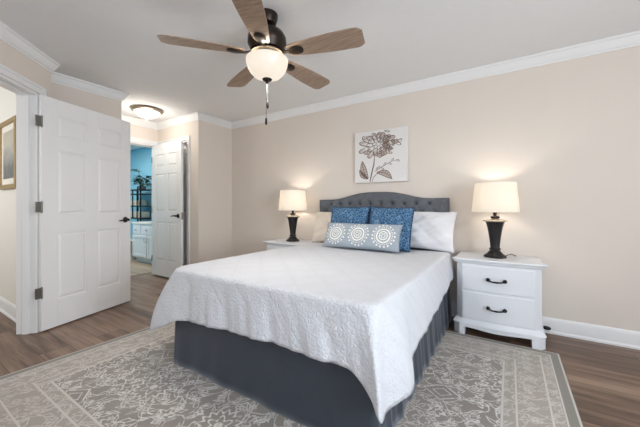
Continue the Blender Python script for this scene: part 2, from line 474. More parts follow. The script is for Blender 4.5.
struct(MB().box(-7.7, 2.6, -1.75, 3.6, -.1, 0).build('floor', 'floor_planks'), 'brown wood plank floor of the bedroom', 'floor')
struct(MB().box(-7.6, -4.97, 1.3, 3.5, 0.0, .004).build('floor_bathroom', 'bath_vinyl'), 'tan plank floor inside the bathroom', 'floor')
struct(MB().box(-7.7, 2.6, -1.75, 3.6, H, H + .1).build('ceiling', 'ceiling_paint'), 'textured white bedroom ceiling', 'ceiling')
wall('wall_back', 'beige wall behind the headboard', [(rect(-3.823, XR + .12, YB, YB + .12), 0, H)])
wall('wall_closet_side', 'beige closet side wall left of the bed head', [(rect(-3.823, XB, YF + .12, YB), 0, H)])
CX0, CX1 = -4.66, -3.965       # closet doorway
wall('wall_closet_front', 'beige wall holding the closet doorway behind the bathroom door',
     [(rect(XT - .12, CX0, YF, YF + .12), 0, H), (rect(CX1, XB, YF, YF + .12), 0, H), (rect(CX0, CX1, YF, YF + .12), 2.05, H)])
BY0, BY1 = 1.72, 2.585          # bathroom doorway
wall('wall_bathroom_doorway', 'beige wall with the bathroom doorway',
     [(rect(XT - .12, XT, YA - .12, BY0), 0, H), (rect(XT - .12, XT, BY1, YF), 0, H), (rect(XT - .12, XT, BY0, BY1), 2.05, H)])
wall('wall_alcove_left', 'beige side wall of the bathroom alcove', [(rect(XT, XA, YA - .12, YA), 0, H)])
wall('wall_left', 'beige wall behind the open white door', [(rect(XA - .12, XA, C7.y, YA - .12), 0, H)])
wall('wall_hall', 'cream hall wall holding the framed print', [(rect(-6.9, C7.x - .12, .83, .963), 0, H)], 'hall_paint')
SJ, SO, TH = .165, 1.07, .15   # doorway along the angled wall
def seg45(s0, s1): a = C7 + E45 * s0; b = C7 + E45 * s1; return [tuple(a), tuple(a + N45 * TH), tuple(b + N45 * TH), tuple(b)]
corner = [tuple(C7), (C7.x - .13, C7.y), (C7.x - .13, .83), tuple(C7 + E45 * SJ + N45 * TH), tuple(C7 + E45 * SJ)]
HD = 2.055
wall('wall_doorway', 'beige angled wall with the bedroom doorway', [(corner, 0, H), (seg45(SO, 1.45), 0, H), (seg45(SJ, SO), HD, H)])
wall('wall_side', 'beige wall left of the camera', [(rect(P8.x - .12, P8.x, YR, P8.y), 0, H)])
def win_wall(name, label, axis, fixed, thick, a0, a1, w0, w1, z0, z1):
    R = (lambda u0, u1: rect(fixed, fixed + thick, u0, u1)) if axis == 'x' else (lambda u0, u1: rect(u0, u1, fixed, fixed + thick))
    wall(name, label, [(R(a0, w0), 0, H), (R(w1, a1), 0, H), (R(w0, w1), 0, z0), (R(w0, w1), z1, H)])
win_wall('wall_right', 'beige right wall with a window', 'x', XR, .12, YR - .12, YB, -.50, 1.20, .6, 2.1)
win_wall('wall_rear', 'beige wall behind the camera with an added window', 'y', YR, -.12, P8.x - .12, XR, -1.25, .65, .6, 2.1)
def window(name, label, axis, fixed, a0, a1, z0, z1):
    mb = MB(); w = .05
    def bx(u0, u1, b0, b1, d0, d1): 
        mb.box(fixed + d0, fixed + d1, u0, u1, b0, b1) if axis == 'x' else mb.box(u0, u1, fixed + d0, fixed + d1, b0, b1)
    s = 1 if axis == 'x' else -1
    d = sorted((s * .03, s * .09))
    bx(a0, a0 + w, z0, z1, *d); bx(a1 - w, a1, z0, z1, *d); bx(a0 + w, a1 - w, z0, z0 + w, *d); bx(a0 + w, a1 - w, z1 - w, z1, *d)
    bx(a0 + w, a1 - w, (z0 + z1) / 2 - .025, (z0 + z1) / 2 + .025, *d)
    fr = struct(mb.build(name, 'trim_white'), label, 'window')
    g = MB(); d2 = sorted((s * .055, s * .06))
    g.box(fixed + d2[0], fixed + d2[1], a0 + w, a1 - w, z0 + w, z1 - w) if axis == 'x' else g.box(a0 + w, a1 - w, fixed + d2[0], fixed + d2[1], z0 + w, z1 - w)
    g.build('pane', 'window_glass', fr)
window('window_1', 'white window in the right wall', 'x', XR, -.50, 1.20, .6, 2.1)
window('window_fill', 'white window added behind the camera for fill light', 'y', YR, -1.25, .65, .6, 2.1)  # unseen window, added to carry the rear fill light
# hall and bathroom shells
wall('wall_hall_end', 'cream end wall of the hall', [(rect(-7.0, -6.9, YR, .83), 0, H)], 'hall_paint')
wall('wall_hall_side', 'cream side wall of the hall', [(rect(-6.9, P8.x - .12, YR - .12, YR), 0, H)], 'hall_paint')
wall('wall_bathroom_back', 'blue bathroom back wall', [(rect(-7.6, XT - .12, 3.45, 3.55), 0, H)], 'bath_paint')
wall('wall_bathroom_left', 'blue bathroom far wall', [(rect(-7.7, -7.6, 1.2, 3.55), 0, H)], 'bath_paint')
wall('wall_bathroom_right', 'blue bathroom wall beside the vanity', [(rect(XT - .12, XT, YF + .12, 3.45), 0, H)], 'bath_paint')
wall('wall_bathroom_front', 'blue bathroom front wall', [(rect(-7.6, XT - .12, 1.2, 1.3), 0, H)], 'bath_paint')

# crown moulding, baseboards, casings
crown = [(0, -.092), (.007, -.092), (.010, -.080), (.017, -.076), (.036, -.045), (.046, -.022), (.056, -.018), (.058, -.001), (0, -.001)]
loop = [(XR, YB), (XB, YB), (XB, YF), (XT, YF), (XT, YA), (XA, YA), (XA, C7.y), tuple(C7), tuple(P8), (P8.x, YR), (XR, YR)]
struct(sweep(loop, crown, True, H).build('trim_1', 'trim_white', smooth=True, angle=25), 'white crown moulding around the bedroom ceiling', 'crown moulding')
base = [(0, 0), (.026, 0), (.026, .014), (.016, .026), (.015, .108), (.011, .122), (.006, .130), (0, .130)]
def baseboard(name, label, path): struct(sweep(path, base).build(name, 'trim_white', smooth=True, angle=25), label, 'baseboard')
CW = .07
baseboard('baseboard_back', 'white baseboard along the headboard wall', [(XR, YR), (XR, YB), (XB, YB), (XB, YF), (CX1 + CW, YF)])
baseboard('baseboard_left', 'white baseboard behind the open door', [(XT, BY0 - .04), (XT, YA), (XA, YA), (XA, C7.y), tuple(C7 + E45 * .002)])
baseboard('baseboard_rear', 'white baseboard behind the camera', [tuple(C7 + E45 * (SO + CW)), tuple(P8), (P8.x, YR), (XR, YR)])
baseboard('baseboard_hall', 'white baseboard along the hall wall', [(C7.x - .1, .83), (-6.9, .83)])
baseboard('baseboard_bathroom', 'white baseboard in the bathroom', [(XT - .12, 3.45), (-7.6, 3.45)])

def casing(name, label, o, ux, nx, w, h, thick, jamb=True):
    """door casing: o = opening corner on the wall face, ux along the opening, nx out of the wall"""
    o, ux, nx = Vector(o), Vector(ux), Vector(nx); mb = MB()
    def b(s0, s1, d0, d1, z0, z1):
        p = lambda s, d: tuple(o + ux * s + nx * d)
        mb.prism([p(s0, d0), p(s1, d0), p(s1, d1), p(s0, d1)], z0, z1)
    for side, d0, sg in ((0, 0, 1), (1, -thick, -1)):
        f = lambda d: d0 + sg * d
        for s0, s1 in ((-CW, -.006), (w + .006, w + CW)):
            b(s0, s1, *sorted((f(0), f(.014))), 0, h + .006)
        b(-CW, w + CW, *sorted((f(0), f(.014))), h + .006, h + CW)
        for s0, s1 in ((-CW, -CW + .022), (w + CW - .022, w + CW)):
            b(s0, s1, *sorted((f(.014), f(.021))), 0, h + CW)
        b(-CW + .022, w + CW - .022, *sorted((f(.014), f(.021))), h + CW - .022, h + CW)
    if jamb:
        b(-.006, .016, -thick - .001, .001, 0, h); b(w - .016, w + .006, -thick - .001, .001, 0, h); b(.016, w - .016, -thick - .001, .001, h - .016, h + .006)
        b(.016, .03, -thick * .68, -thick * .36, 0, h - .016); b(w - .03, w - .016, -thick * .68, -thick * .36, 0, h - .016)
        b(.03, w - .03, -thick * .68, -thick * .36, h - .03, h - .016)
    return struct(mb.build(name, 'trim_white', bevel=.003), label, 'door casing')
casing('trim_2', 'white casing of the angled bedroom doorway', C7 + E45 * SJ, E45, -N45, SO - SJ, HD - .005, TH)
casing('trim_3', 'white casing of the bathroom doorway', (XT, BY0), (0, 1), (1, 0), BY1 - BY0, 2.045, .12)
casing('trim_4', 'white casing of the closet doorway', (CX0, YF), (1, 0), (0, -1), CX1 - CX0, 2.045, .12)

# ------------------------------------------------------------------ doors
def six_panel(w, h, t):
    """slab with stiles, rails and six raised panels; x along, y thickness, z up"""
    mb = MB(); g = .011; k = h / 2.03
    mb.box(0.004, w - .004, g, t - g, .004, h - .004)
    sw, mw = .115 * w / .8, .1 * w / .8
    zs = [(.24 * k, .835 * k), (1.0 * k, 1.575 * k), (1.69 * k, 1.88 * k)]
    xs = [(sw, (w - mw) / 2), ((w + mw) / 2, w - sw)]
    for y0, y1 in ((0, g), (t - g, t)):
        mb.box(0, sw, y0, y1, 0, h); mb.box(w - sw, w, y0, y1, 0, h); mb.box(*((xs[0][1], xs[1][0])), y0, y1, 0, h)
        lev = [0] + [z for p in zs for z in p] + [h]
        for i in range(0, len(lev), 2):
            for x0, x1 in xs: mb.box(x0, x1, y0, y1, lev[i], lev[i + 1])
        for x0, x1 in xs:
            for z0, z1 in zs:
                a, b = .010, .030
                f = (y1, y0) if y0 == 0 else (y0, y1)
                q = lambda d, y: [(x0 + d, y, z0 + d), (x1 - d, y, z0 + d), (x1 - d, y, z1 - d), (x0 + d, y, z1 - d)]
                mb.frustum(q(a, f[0]), q(b, f[0] + (f[1] - f[0]) * .8))
    return mb
def lever(parent, x, z, sgn, mat='bronze', yface=0.):
    """round rose with a lever pointing along sgn*x on the y = yface side (facing -y)"""
    h = MB(); h.lathe([(.026, 0), (.032, .003), (.03, .009), (.016, .014), (.011, .02), (.011, .046), (.014, .05), (.012, .056)], seg=20)
    h.xf(Matrix.Rotation(PI / 2, 4, 'X')); h.xf(Matrix.Translation((x, yface, z)))
    pts = [(x, yface - .047, z), (x + sgn * .03, yface - .05, z + .004), (x + sgn * .065, yface - .05, z - .002), (x + sgn * .1, yface - .047, z - .008), (x + sgn * .112, yface - .044, z - .006)]
    h.tube(pts, [.011, .0095, .008, .0075, .004], 10)
    return h.build('door_handle', mat, parent, smooth=True)

d1_a = math.radians(107.9)
dl = six_panel(.876, 2.03, .035)
door1 = dl.build('door_1', 'door_white', bevel=.002, angle=14)
door1.location = (-3.375, .857, .012); door1.rotation_euler = (0, 0, d1_a)
struct(door1, 'open white six panel bedroom door with grey hinges', 'door')
lever(door1, .876 - .07, .925, -1)
for z in (1.80, 1.066, .331):
    hb = MB(); hb.tube([(0, -.004, z - .045), (0, -.004, z + .045)], .0075, 10)
    hb.box(-.045, 0, -.003, .002, z - .045, z + .045)
    hb.ball((0, -.004, z + .047), .006); hb.ball((0, -.004, z - .047), .006)
    hb.build('hinge', 'hinge_metal', door1, smooth=True)
ledge = MB().box(.875, .878, .006, .029, .88, .97); ledge.build('latch_plate', 'brushed_nickel', door1)

door2 = six_panel(.765, 1.995, .035).build('door_2', 'door_white', bevel=.002, angle=14)
door2.location = (XT + .028, 2.500, .03); struct(door2, 'open white six panel bathroom door', 'door')
lever(door2, .765 - .07, .92, -1)
for z in (1.78, 1.0, .25):
    hb = MB(); hb.tube([(-.004, -.003, z - .045), (-.004, -.003, z + .045)], .0065, 8); hb.build('hinge', 'hinge_metal', door2, smooth=True)
MB().box(.764, .768, .006, .029, .87, .97).build('latch_plate', 'brushed_nickel', door2)

door3 = six_panel(CX1 - CX0 - .036, 2.02, .035).build('door_3', 'door_white', bevel=.002, angle=14)
door3.location = (CX0 + .018, YF + .075, .01); struct(door3, 'closed white closet door behind the bathroom door', 'door')
hb = MB(); hb.box(CX1 - .05 - CX0 - .018, CX1 - CX0 - .036, -.06, 0, 1.94, 1.985); hb.build('hinge', 'bronze', door3)

# ------------------------------------------------------------------ rug
rug = MB().box(-1.502, 1.502, -1.222, 1.222, 0, .012).build('area_rug', 'rug_pile', bevel=.004)
rug.location = (-1.198, 1.533, .0005)
tag(rug, 'large faded grey and cream patterned area rug under the bed', 'rug')

# ------------------------------------------------------------------ bed
bed = thing('bed', 'queen bed with tufted grey headboard and slate bed skirt', 'bed', (-1.2125, 2.2, .0125))
bx0 = Vector(bed.location)
def bed_part(mb, name, mat, **kw):
    mb.xf(Matrix.Translation(-bx0)); return mb.build(name, mat, bed, **kw)
bed_part(MB().box(-1.93, -.505, 1.22, 3.07, .10, .36), 'box_spring', 'mattress_white', bevel=.02)
bed_part(MB().box(-1.955, -.47, 1.205, 3.08, .362, .632), 'mattress', 'mattress_white', bevel=.05, seg=4)
# bed skirt: left, foot and right drops with soft pleats
def skirt():
    pts = []
    def seg(p0, p1, n, nx, ny, amp, wl, ph):
        L = math.hypot(p1[0] - p0[0], p1[1] - p0[1])
        for i in range(n):
            t = i / (n - 1); s = t * L; fade = min(1, min(s, L - s) / .06)
            w = amp * fade * (math.sin(2 * PI * s / wl + ph) + .5 * math.sin(2 * PI * s / (wl * .43) + 2 * ph))
            pts.append((p0[0] + (p1[0] - p0[0]) * t, p0[1] + (p1[1] - p0[1]) * t, nx, ny, w))
    seg((-.488, 3.06), (-.488, 1.20), 150, 1, 0, .007, .19, .4)
    seg((-.494, 1.194), (-1.945, 1.194), 110, 0, -1, .0045, .46, 1.)
    seg((-1.948, 1.20), (-1.948, 3.06), 60, -1, 0, .006, .4, 2.)
    rows = []
    for k in range(9):
        q = k / 8; z = .40 - (.40 - .0135) * q
        rows.append([(x + nx * (.026 * q + w * q), y + ny * (.018 * q + w * q), z) for x, y, nx, ny, w in pts])
    return MB().grid(rows)
sk = bed_part(skirt(), 'bed_skirt', 'skirt_fabric', smooth=True, angle=60, recalc=False)
sm = sk.modifiers.new('solid', 'SOLIDIFY'); sm.thickness = .003; sm.offset = -1
# headboard: camelback outline with button tufting
HC, HWD = -1.257, .753
def hb_top(x):
    u = abs(x) / HWD
    pts = [(0, 1.247), (.14, 1.246), (.28, 1.237), (.42, 1.216), (.55, 1.19), (.66, 1.174), (.75, 1.169), (1.0, 1.168)]
    for (a, za), (b, zb) in zip(pts, pts[1:]):
        if u <= b: t = (u - a) / (b - a); return za + (zb - za) * t
    return pts[-1][1]
BS = .1275; rowz = [1.117, 1.015, .913, .811]
btn = []
for r, z in enumerate(rowz):
    for k in range(-6, 7):
        x = k * BS + (0 if r % 2 else BS / 2)
        if abs(x) < HWD - .055: btn.append((x, z))
def puff(x, z, top):
    de = min(HWD - abs(x), top - z)
    p = .05 * (1 - math.exp(-max(de, 0) / .018))
    for bxx, bz in btn:
        d2 = (x - bxx) ** 2 + ((z - bz) * 1.15) ** 2
        if d2 < .02: p -= .034 * math.exp(-d2 / .0006)
    # diagonal pleats joining neighbouring buttons
    if z < 1.117:
        a = x / BS + (z - 1.117) / (2 * .102) ; b = x / BS - (z - 1.117) / (2 * .102)
        for q in (a, b):
            fr = abs((q - .5) - round(q - .5)) * BS
            p -= .008 * math.exp(-(fr / .010) ** 2)
    return p
rows = []
NX, NZ = 190, 74
for j in range(NZ + 1):
    row = []
    for i in range(NX + 1):
        x = -HWD + 2 * HWD * i / NX; tp = hb_top(x); z = .30 + (tp - .30) * j / NZ
        row.append((HC + x, 3.145 - puff(x, z, tp), z))
    rows.append(row)
hm = MB(); hm.grid(rows)
# rim and back
rim = [(HC - HWD, z) for z in np.linspace(.30, hb_top(-HWD), 12)] + [(HC + x, hb_top(x)) for x in np.linspace(-HWD, HWD, 61)[1:-1]] + [(HC + HWD, z) for z in np.linspace(hb_top(HWD), .30, 12)]
hm.grid([[(x, 3.145, z) for x, z in rim], [(x, 3.192, z) for x, z in rim]])
n = len(rim); hm.raw([(x, 3.192, z) for x, z in rim], [tuple(range(n))])
hboard = bed_part(hm, 'headboard', 'headboard_linen', smooth=True, angle=70)
for x, z in btn:
    if z < .8: continue
    b = MB(); b.ball((HC + x - bx0.x, 3.145 - puff(x, z, hb_top(x)) - .003 - bx0.y, z - bx0.z), .0125, .006, .0125, 10)
    b.build('button', 'button_grey', hboard, smooth=True)
for s in (-1, 1):
    bed_part(MB().box(HC + s * .62 - .03, HC + s * .62 + .03, 3.15, 3.185, .0, .32), 'leg', 'black_metal')

# quilted coverlet: perimeter columns from mattress edge to hem
def coverlet():
    ez = .640
    pairs = [((-.452, 2.93), Vector((-.432, 2.93, .45))), ((-.452, 2.54), Vector((-.42, 2.54, .425))),
             ((-.452, 2.0), on_x(432, 318, -.415)), ((-.452, 1.69), on_x(420, 340, -.42)), ((-.452, 1.54), on_x(409.5, 365, -.43)),
             ((-.452, 1.40), on_x(413.5, 384, -.385)), ((-.453, 1.31), on_x(410.5, 394, -.375)), ((-.458, 1.24), on_x(399, 402, -.40)),
             ((-.468, 1.19), on_x(386, 411, -.435)), ((-.50, 1.168), on_y(378, 419, 1.105)), ((-.545, 1.163), on_y(371, 400, 1.125)),
             ((-.60, 1.163), on_y(362, 384, 1.135)), ((-.67, 1.163), on_y(350, 369.5, 1.14)), ((-.80, 1.163), on_y(325, 360, 1.14))]
    for x, y, ex in ((300, 352, -.95), (270, 341.5, -1.1), (245, 335, -1.28), (210, 326, -1.55), (180, 320.5, -1.82)):
        pairs.append(((ex, 1.163), on_y(x, y, 1.14)))
    pairs += [((-1.90, 1.168), on_y(168, 325, 1.125)), ((-1.945, 1.185), on_y(152, 330.5, 1.13)), ((-1.972, 1.25), Vector((-2.12, 1.24, .25))),
              ((-1.978, 1.40), Vector((-2.07, 1.42, .33))), ((-1.978, 1.8), Vector((-2.04, 1.8, .36))), ((-1.978, 2.3), Vector((-2.03, 2.3, .38))),
              ((-1.975, 2.62), Vector((-2.0, 2.62, .39))), ((-1.968, 2.93), Vector((-1.988, 2.93, .40)))]
    A = np.array([[e[0], e[1], h.x, h.y, h.z] for e, h in pairs])
    dd = np.hypot(np.diff(A[:, 0]), np.diff(A[:, 1])) + .6 * np.linalg.norm(np.diff(A[:, 2:], axis=0), axis=1)
    t = np.concatenate([[0], np.cumsum(dd)])
    # monotone-ish Catmull-Rom resample
    N = 320; ts = np.linspace(0, t[-1], N); out = np.zeros((N, 5))
    m = np.zeros_like(A); m[1:-1] = (A[2:] - A[:-2]) / (t[2:] - t[:-2])[:, None]; m[0] = (A[1] - A[0]) / (t[1] - t[0]); m[-1] = (A[-1] - A[-2]) / (t[-1] - t[-2])
    for i, s in enumerate(ts):
        k = min(np.searchsorted(t, s, side='right') - 1, len(t) - 2); h_ = t[k + 1] - t[k]; u = (s - t[k]) / h_
        out[i] = (2 * u**3 - 3 * u**2 + 1) * A[k] + (u**3 - 2 * u**2 + u) * h_ * m[k] + (-2 * u**3 + 3 * u**2) * A[k + 1] + (u**3 - u**2) * h_ * m[k + 1]
    xc = -1.2125
    def inner(x, y, r):
        cy = min(max(y, 1.95), 2.93); return xc + (x - xc) * r, cy + (y - cy) * r
    rng = np.random.RandomState(4)
    ph = rng.rand(6) * 6.28
    rows = []
    for r in (.12, .25, .4, .55, .7, .82, .9, .945):
        rows.append([(*inner(e[0], e[1], r), .664 + (.003 * math.sin(5 * inner(e[0], e[1], r)[0] + ph[0]) * math.sin(4 * inner(e[0], e[1], r)[1]) if r > .3 else 0)) for e in out])
    rows.append([(*inner(e[0], e[1], .975), .6625) for e in out])
    rows.append([(*inner(e[0], e[1], .992), .6545) for e in out])
    rows.append([(e[0], e[1], ez) for e in out])
    Q = 16
    for k in range(1, Q + 1):
        q = k / Q; row = []
        for i, e in enumerate(out):
            s = 1 - (1 - q) ** 1.7
            dx, dy = e[2] - e[0], e[3] - e[1]
            nx, ny = e[0] - inner(e[0], e[1], .9)[0], e[1] - inner(e[0], e[1], .9)[1]; L = math.hypot(nx, ny) or 1
            w = (.008 if e[1] < 1.2 else .0035) * q * (1.6 + math.sin(ts[i] * 23 + ph[1]) * .6 + math.sin(ts[i] * 11 + ph[2] + q) + .4 * math.sin(ts[i] * 47 + ph[3]))
            row.append((e[0] + dx * s + nx / L * w, e[1] + dy * s + ny / L * w, ez + (e[4] - ez) * q))
        rows.append(row)
    for d_, up in ((.010, .002), (.012, .05)):    # turned hem
        last = rows[16 + 10]
        rows.append([(x + (xc - x) * d_ / .75, y + (2.0 - y) * d_ / .85 if y < 1.3 else y, z + up) for x, y, z in last])
    mb = MB().grid(rows); mb.bm.verts.ensure_lookup_table(); mb.bm.faces.new(mb.bm.verts[:N]); return mb
cv = coverlet().build('coverlet', 'quilted_cotton', smooth=True, angle=180)
tag(cv, 'white quilted coverlet draped over the bed', 'bedspread')

# ------------------------------------------------------------------ pillows
def pillow_mesh(W, Hh, T, seed, pinch=.05, corner=1., wr=.006, fill=.42):
    rng = np.random.RandomState(seed); ph = rng.rand(8) * 6.28
    N = 44; mb = MB()
    def pt(u, v, sd):
        x = W / 2 * u * (1 - pinch * (1 - v * v)) ; z = Hh / 2 * v * (1 - pinch * 1.2 * (1 - u * u))
        k = max(0., (1 - abs(u) ** 2.4) * (1 - abs(v) ** 2.4)) ** fill
        wrn = wr * k * (math.sin(7 * u + 3 * v + ph[0]) + .7 * math.sin(11 * v - 5 * u + ph[1]) + .5 * math.sin(17 * u + ph[2]) * math.sin(13 * v + ph[3]))
        return (x, sd * (T / 2 * k + .002) + wrn * sd, z - .012 * k * (1 - v * v))
    for sd in (-1, 1):
        mb.grid([[pt(-1 + 2 * i / N, -1 + 2 * j / N, sd) for i in range(N + 1)] for j in range(N + 1)])
    bmesh.ops.remove_doubles(mb.bm, verts=mb.bm.verts, dist=.0045)
    edge = [pt(u, -1, 0) for u in np.linspace(-1, 1, 24)] + [pt(1, v, 0) for v in np.linspace(-1, 1, 18)[1:]] + [pt(u, 1, 0) for u in np.linspace(1, -1, 24)[1:]] + [pt(-1, v, 0) for v in np.linspace(1, -1, 18)[1:]]
    return mb, edge
def pillow(name, label, cat, W, Hh, T, mat, loc, tilt, yaw=0, roll=0, seed=1, group=None, piping=None, pr=.006, **kw):
    mb, edge = pillow_mesh(W, Hh, T, seed, **kw)
    o = mb.build(name, mat, smooth=True, angle=120)
    o.location = loc; o.rotation_euler = (-math.radians(tilt), math.radians(roll), math.radians(yaw))
    tag(o, label, cat, group)
    if piping: MB().tube(edge, pr, 6).build('piping', piping, o, smooth=True)
    return o
g = 'white bed pillows against the headboard'
pillow('bed_pillow', 'white pillow leaning on the headboard beside the right nightstand', 'pillow', .64, .40, .17, 'sheet_white', (-.735, 2.985, .856), 20, 0, 2, 3, g, wr=.011, pinch=.07)
pillow('bed_pillow', 'white pillow, tinted warm as by lamplight, leaning on the headboard beside the left nightstand', 'pillow', .62, .39, .16, 'sheet_lamplit', (-1.68, 2.985, .851), 20, 0, -2, 5, g, wr=.011, pinch=.07)
g = 'blue square throw pillows'
pillow('throw_pillow', 'blue damask throw pillow on the left behind the medallion lumbar pillow', 'pillow', .45, .43, .14, 'blue_damask', (-1.445, 2.825, .874), 17, 2, 0, 7, g, 'blue_piping', pinch=.04)
pillow('throw_pillow', 'blue damask throw pillow in front of the right white pillow', 'pillow', .44, .42, .14, 'blue_damask', (-.985, 2.797, .873), 17, -2, 1, 9, g, 'blue_piping', pinch=.04)
pillow('lumbar_pillow', 'long grey lumbar pillow with three cream medallions', 'pillow', .80, .26, .13, 'medallion_linen', (-1.215, 2.630, .796), 24, 0, 0, 11, None, None, pinch=.035)

# ------------------------------------------------------------------ nightstands
def nightstand(loc, label):
    t = thing('nightstand', label, 'nightstand', loc, 0, 'white two drawer nightstands')
    D = .20     # half depth
    def plan(hw, cant, bow, front, back=D, tip=0., n=13):
        """counter-clockwise outline: bowed front at -y, canted front corners"""
        pts = []
        f = hw - cant
        for i in range(n):
            u = -1 + 2 * i / (n - 1); pts.append((f * u, -front - bow * (math.cos(PI * u) + 1) / 2))
        if tip:
            pts += [(f + (hw + tip - f) * .55, -front + cant * .28), (hw + tip, -front + cant * .55), (hw + tip * .3, -front + cant * 1.1), (hw, -front + cant * 2.)]
        else:
            pts += [(hw, -front + cant)]
        pts += [(hw, back), (-hw, back)]
        if tip:
            pts += [(-hw, -front + cant * 2.), (-hw - tip * .3, -front + cant * 1.1), (-hw - tip, -front + cant * .55), (-f - (hw + tip - f) * .55, -front + cant * .28)]
        else:
            pts += [(-hw, -front + cant)]
        return pts
    MB().prism(plan(.298, .045, .012, .188), .10, .612).build('body', 'furniture_white', t, bevel=.002)
    top = MB()
    lo = [(x, y, z) for x, y, z in [(*p, .610) for p in plan(.303, .046, .012, .196, D)]]
    L = []
    for s, z in ((0, .606), (.008, .612), (.010, .622), (.020, .630), (.022, .638), (.018, .645)):
        L.append([(x, y, z) for x, y in plan(.298 + s * .6, .05, .014, .192 + s, D, .012 + s * .4)])
    top.loft(L); top.build('top', 'furniture_white', t, smooth=True, angle=40)
    # drawers follow the bowed front
    for z0, z1 in ((.385, .588), (.148, .366)):
        d = MB(); front = [(x, y) for x, y in plan(.298, .045, .012, .188)[:13]]
        front = [(-.246 + .492 * i / 12, front[i][1]) for i in range(13)]
        d.prism([(x, y - .006) for x, y in front] + [(x, y + .01) for x, y in reversed(front)], z0, z1)
        dr = d.build('drawer', 'furniture_white', t, bevel=.003)
        zc = (z0 + z1) / 2 + .004; h = MB(); yf = -.188 - .012 - .006
        for s in (-1, 1):
            c = MB(); h.ball((s * .058, yf - .016, zc), .0155, .012, .0155); h.tube([(s * .058, yf + .002, zc), (s * .058, yf - .014, zc)], .007)
            c.bm.free()
        h.tube([(-.058, yf - .022, zc - .004), (-.03, yf - .026, zc - .012), (0, yf - .027, zc - .014), (.03, yf - .026, zc - .012), (.058, yf - .022, zc - .004)], [.007, .0055, .0075, .0055, .007], 8)
        h.build('handle', 'black_metal', dr, smooth=True)
    groove = MB()
    for z in (.3755, .596): groove.prism(plan(.2985, .045, .012, .1885), z - .002, z + .002)
    # base moulding and apron with a serpentine lower edge
    L = []
    for s, z in ((.0, .135), (.006, .128), (.012, .118), (.020, .108), (.022, .098)):
        L.append([(x, y, z) for x, y in plan(.298 + s, .048, .014, .188 + s, D, .004)])
    L.reverse(); MB().loft(L).build('base_moulding', 'furniture_white', t, smooth=True, angle=40)
    groove.bm.free()
    ap = MB(); n = 25; xs = np.linspace(-.235, .235, n)
    low = [.064 + .007 * math.cos(2 * PI * x / .47 ) * -1 - .0 for x in xs]
    ap.loft([[(x, -.205, zl), (x, -.185, zl), (x, -.185, .10), (x, -.205, .10)] for x, zl in zip(xs, low)]); ap.build('apron', 'furniture_white', t)
    for s in (-1, 1):
        p = [(.232, -.207), (.272, -.207), (.318, -.162), (.318, -.11), (.232, -.11)]
        p = [(s * x, y) for x, y in p]
        MB().prism(p if s > 0 else p[::-1], 0, .10).build('leg', 'furniture_white', t, bevel=.002)
        q = [(.25, .14), (.31, .14), (.31, .198), (.25, .198)]; q = [(s * x, y) for x, y in q]
        MB().prism(q if s > 0 else q[::-1], 0, .10).build('leg', 'furniture_white', t, bevel=.002)
    return t
ns1 = nightstand((-.088, 2.972, 0), 'white two drawer nightstand right of the bed')
dup(ns1, (-2.325, 2.985, 0), 'white nightstand left of the bed, mostly hidden behind it')

# ------------------------------------------------------------------ table lamps
def table_lamp(loc, label):
    t = thing('table_lamp', label, 'lamp', loc, .2, 'table lamps with white drum shades')
    lobes = lambda a, z: 1 + .09 * abs(math.cos(2 * a)) ** .6
    MB().lathe([(.079, 0), (.081, .008), (.076, .016), (.066, .022), (.055, .032), (.045, .046), (.036, .056), (.033, .062)], seg=48, mod=lobes).build('base', 'black_iron', t, smooth=True)
    flute = lambda a, z: 1 + .045 * abs(math.cos(4 * a))
    MB().lathe([(.033, .060), (.042, .064), (.043, .074), (.036, .080), (.034, .086), (.037, .12), (.043, .17), (.050, .22), (.058, .265), (.066, .295), (.071, .306)], seg=64, mod=flute).build('column', 'black_iron', t, smooth=True)
    MB().lathe([(.070, .304), (.088, .309), (.095, .313), (.095, .316), (.074, .322), (.05, .327), (.028, .331), (.026, .335)], seg=48, mod=lambda a, z: 1 + .03 * math.cos(8 * a)).build('collar', 'pewter', t, smooth=True)
    MB().lathe([(.024, .333), (.034, .338), (.035, .350), (.03, .354), (.012, .357), (.012, .364), (.015, .37), (.015, .40), (.01, .404)], seg=24).build('socket', 'bronze', t, smooth=True)
    MB().lathe([(.012, .40), (.02, .42), (.029, .45), (.03, .47), (.022, .495), (.002, .505)], seg=18).build('bulb', 'bulb_glow', t, smooth=True)
    sh = MB(); seg = 48
    prof = [(.180, .390), (.1805, .394), (.158, .636), (.1575, .640)]
    inn = [(r - .003, z) for r, z in prof]
    ring = lambda r, z: [(r * math.cos(2 * PI * i / seg), r * math.sin(2 * PI * i / seg), z) for i in range(seg)]
    sh.loft([ring(*p) for p in prof] + [ring(*p) for p in reversed(inn)] + [ring(*prof[0])], False)
    shade = sh.build('lamp_shade', 'lamp_shade_fabric', t, smooth=True, angle=50)
    sp = MB()
    for k in range(3):
        a = 2 * PI * k / 3; sp.tube([(.008 * math.cos(a), .008 * math.sin(a), .628), (.157 * math.cos(a), .157 * math.sin(a), .628)], .0018, 6)
    sp.tube([(0, 0, .505), (0, 0, .64)], .003, 6)
    sp.build('shade_spider', 'brushed_nickel', shade)
    point('lamp_light', (0, 0, .53), 3.0, (1, .92, .83), .035, t)
    return t
lampR = table_lamp((-.106, 2.985, .6455), 'black column table lamp with white shade on the right nightstand')
dup(lampR, (-2.318, 2.99, .6455), 'black column table lamp with white shade on the left nightstand')
crd = MB(); crd.tube([(.065, .03, .006), (.10, .05, .012), (.13, .03, .03), (.16, .05, .012), (.175, .09, .005), (.17, .17, .005)], .003, 8)
crd.build('cord', 'rubber_black', lampR, smooth=True)

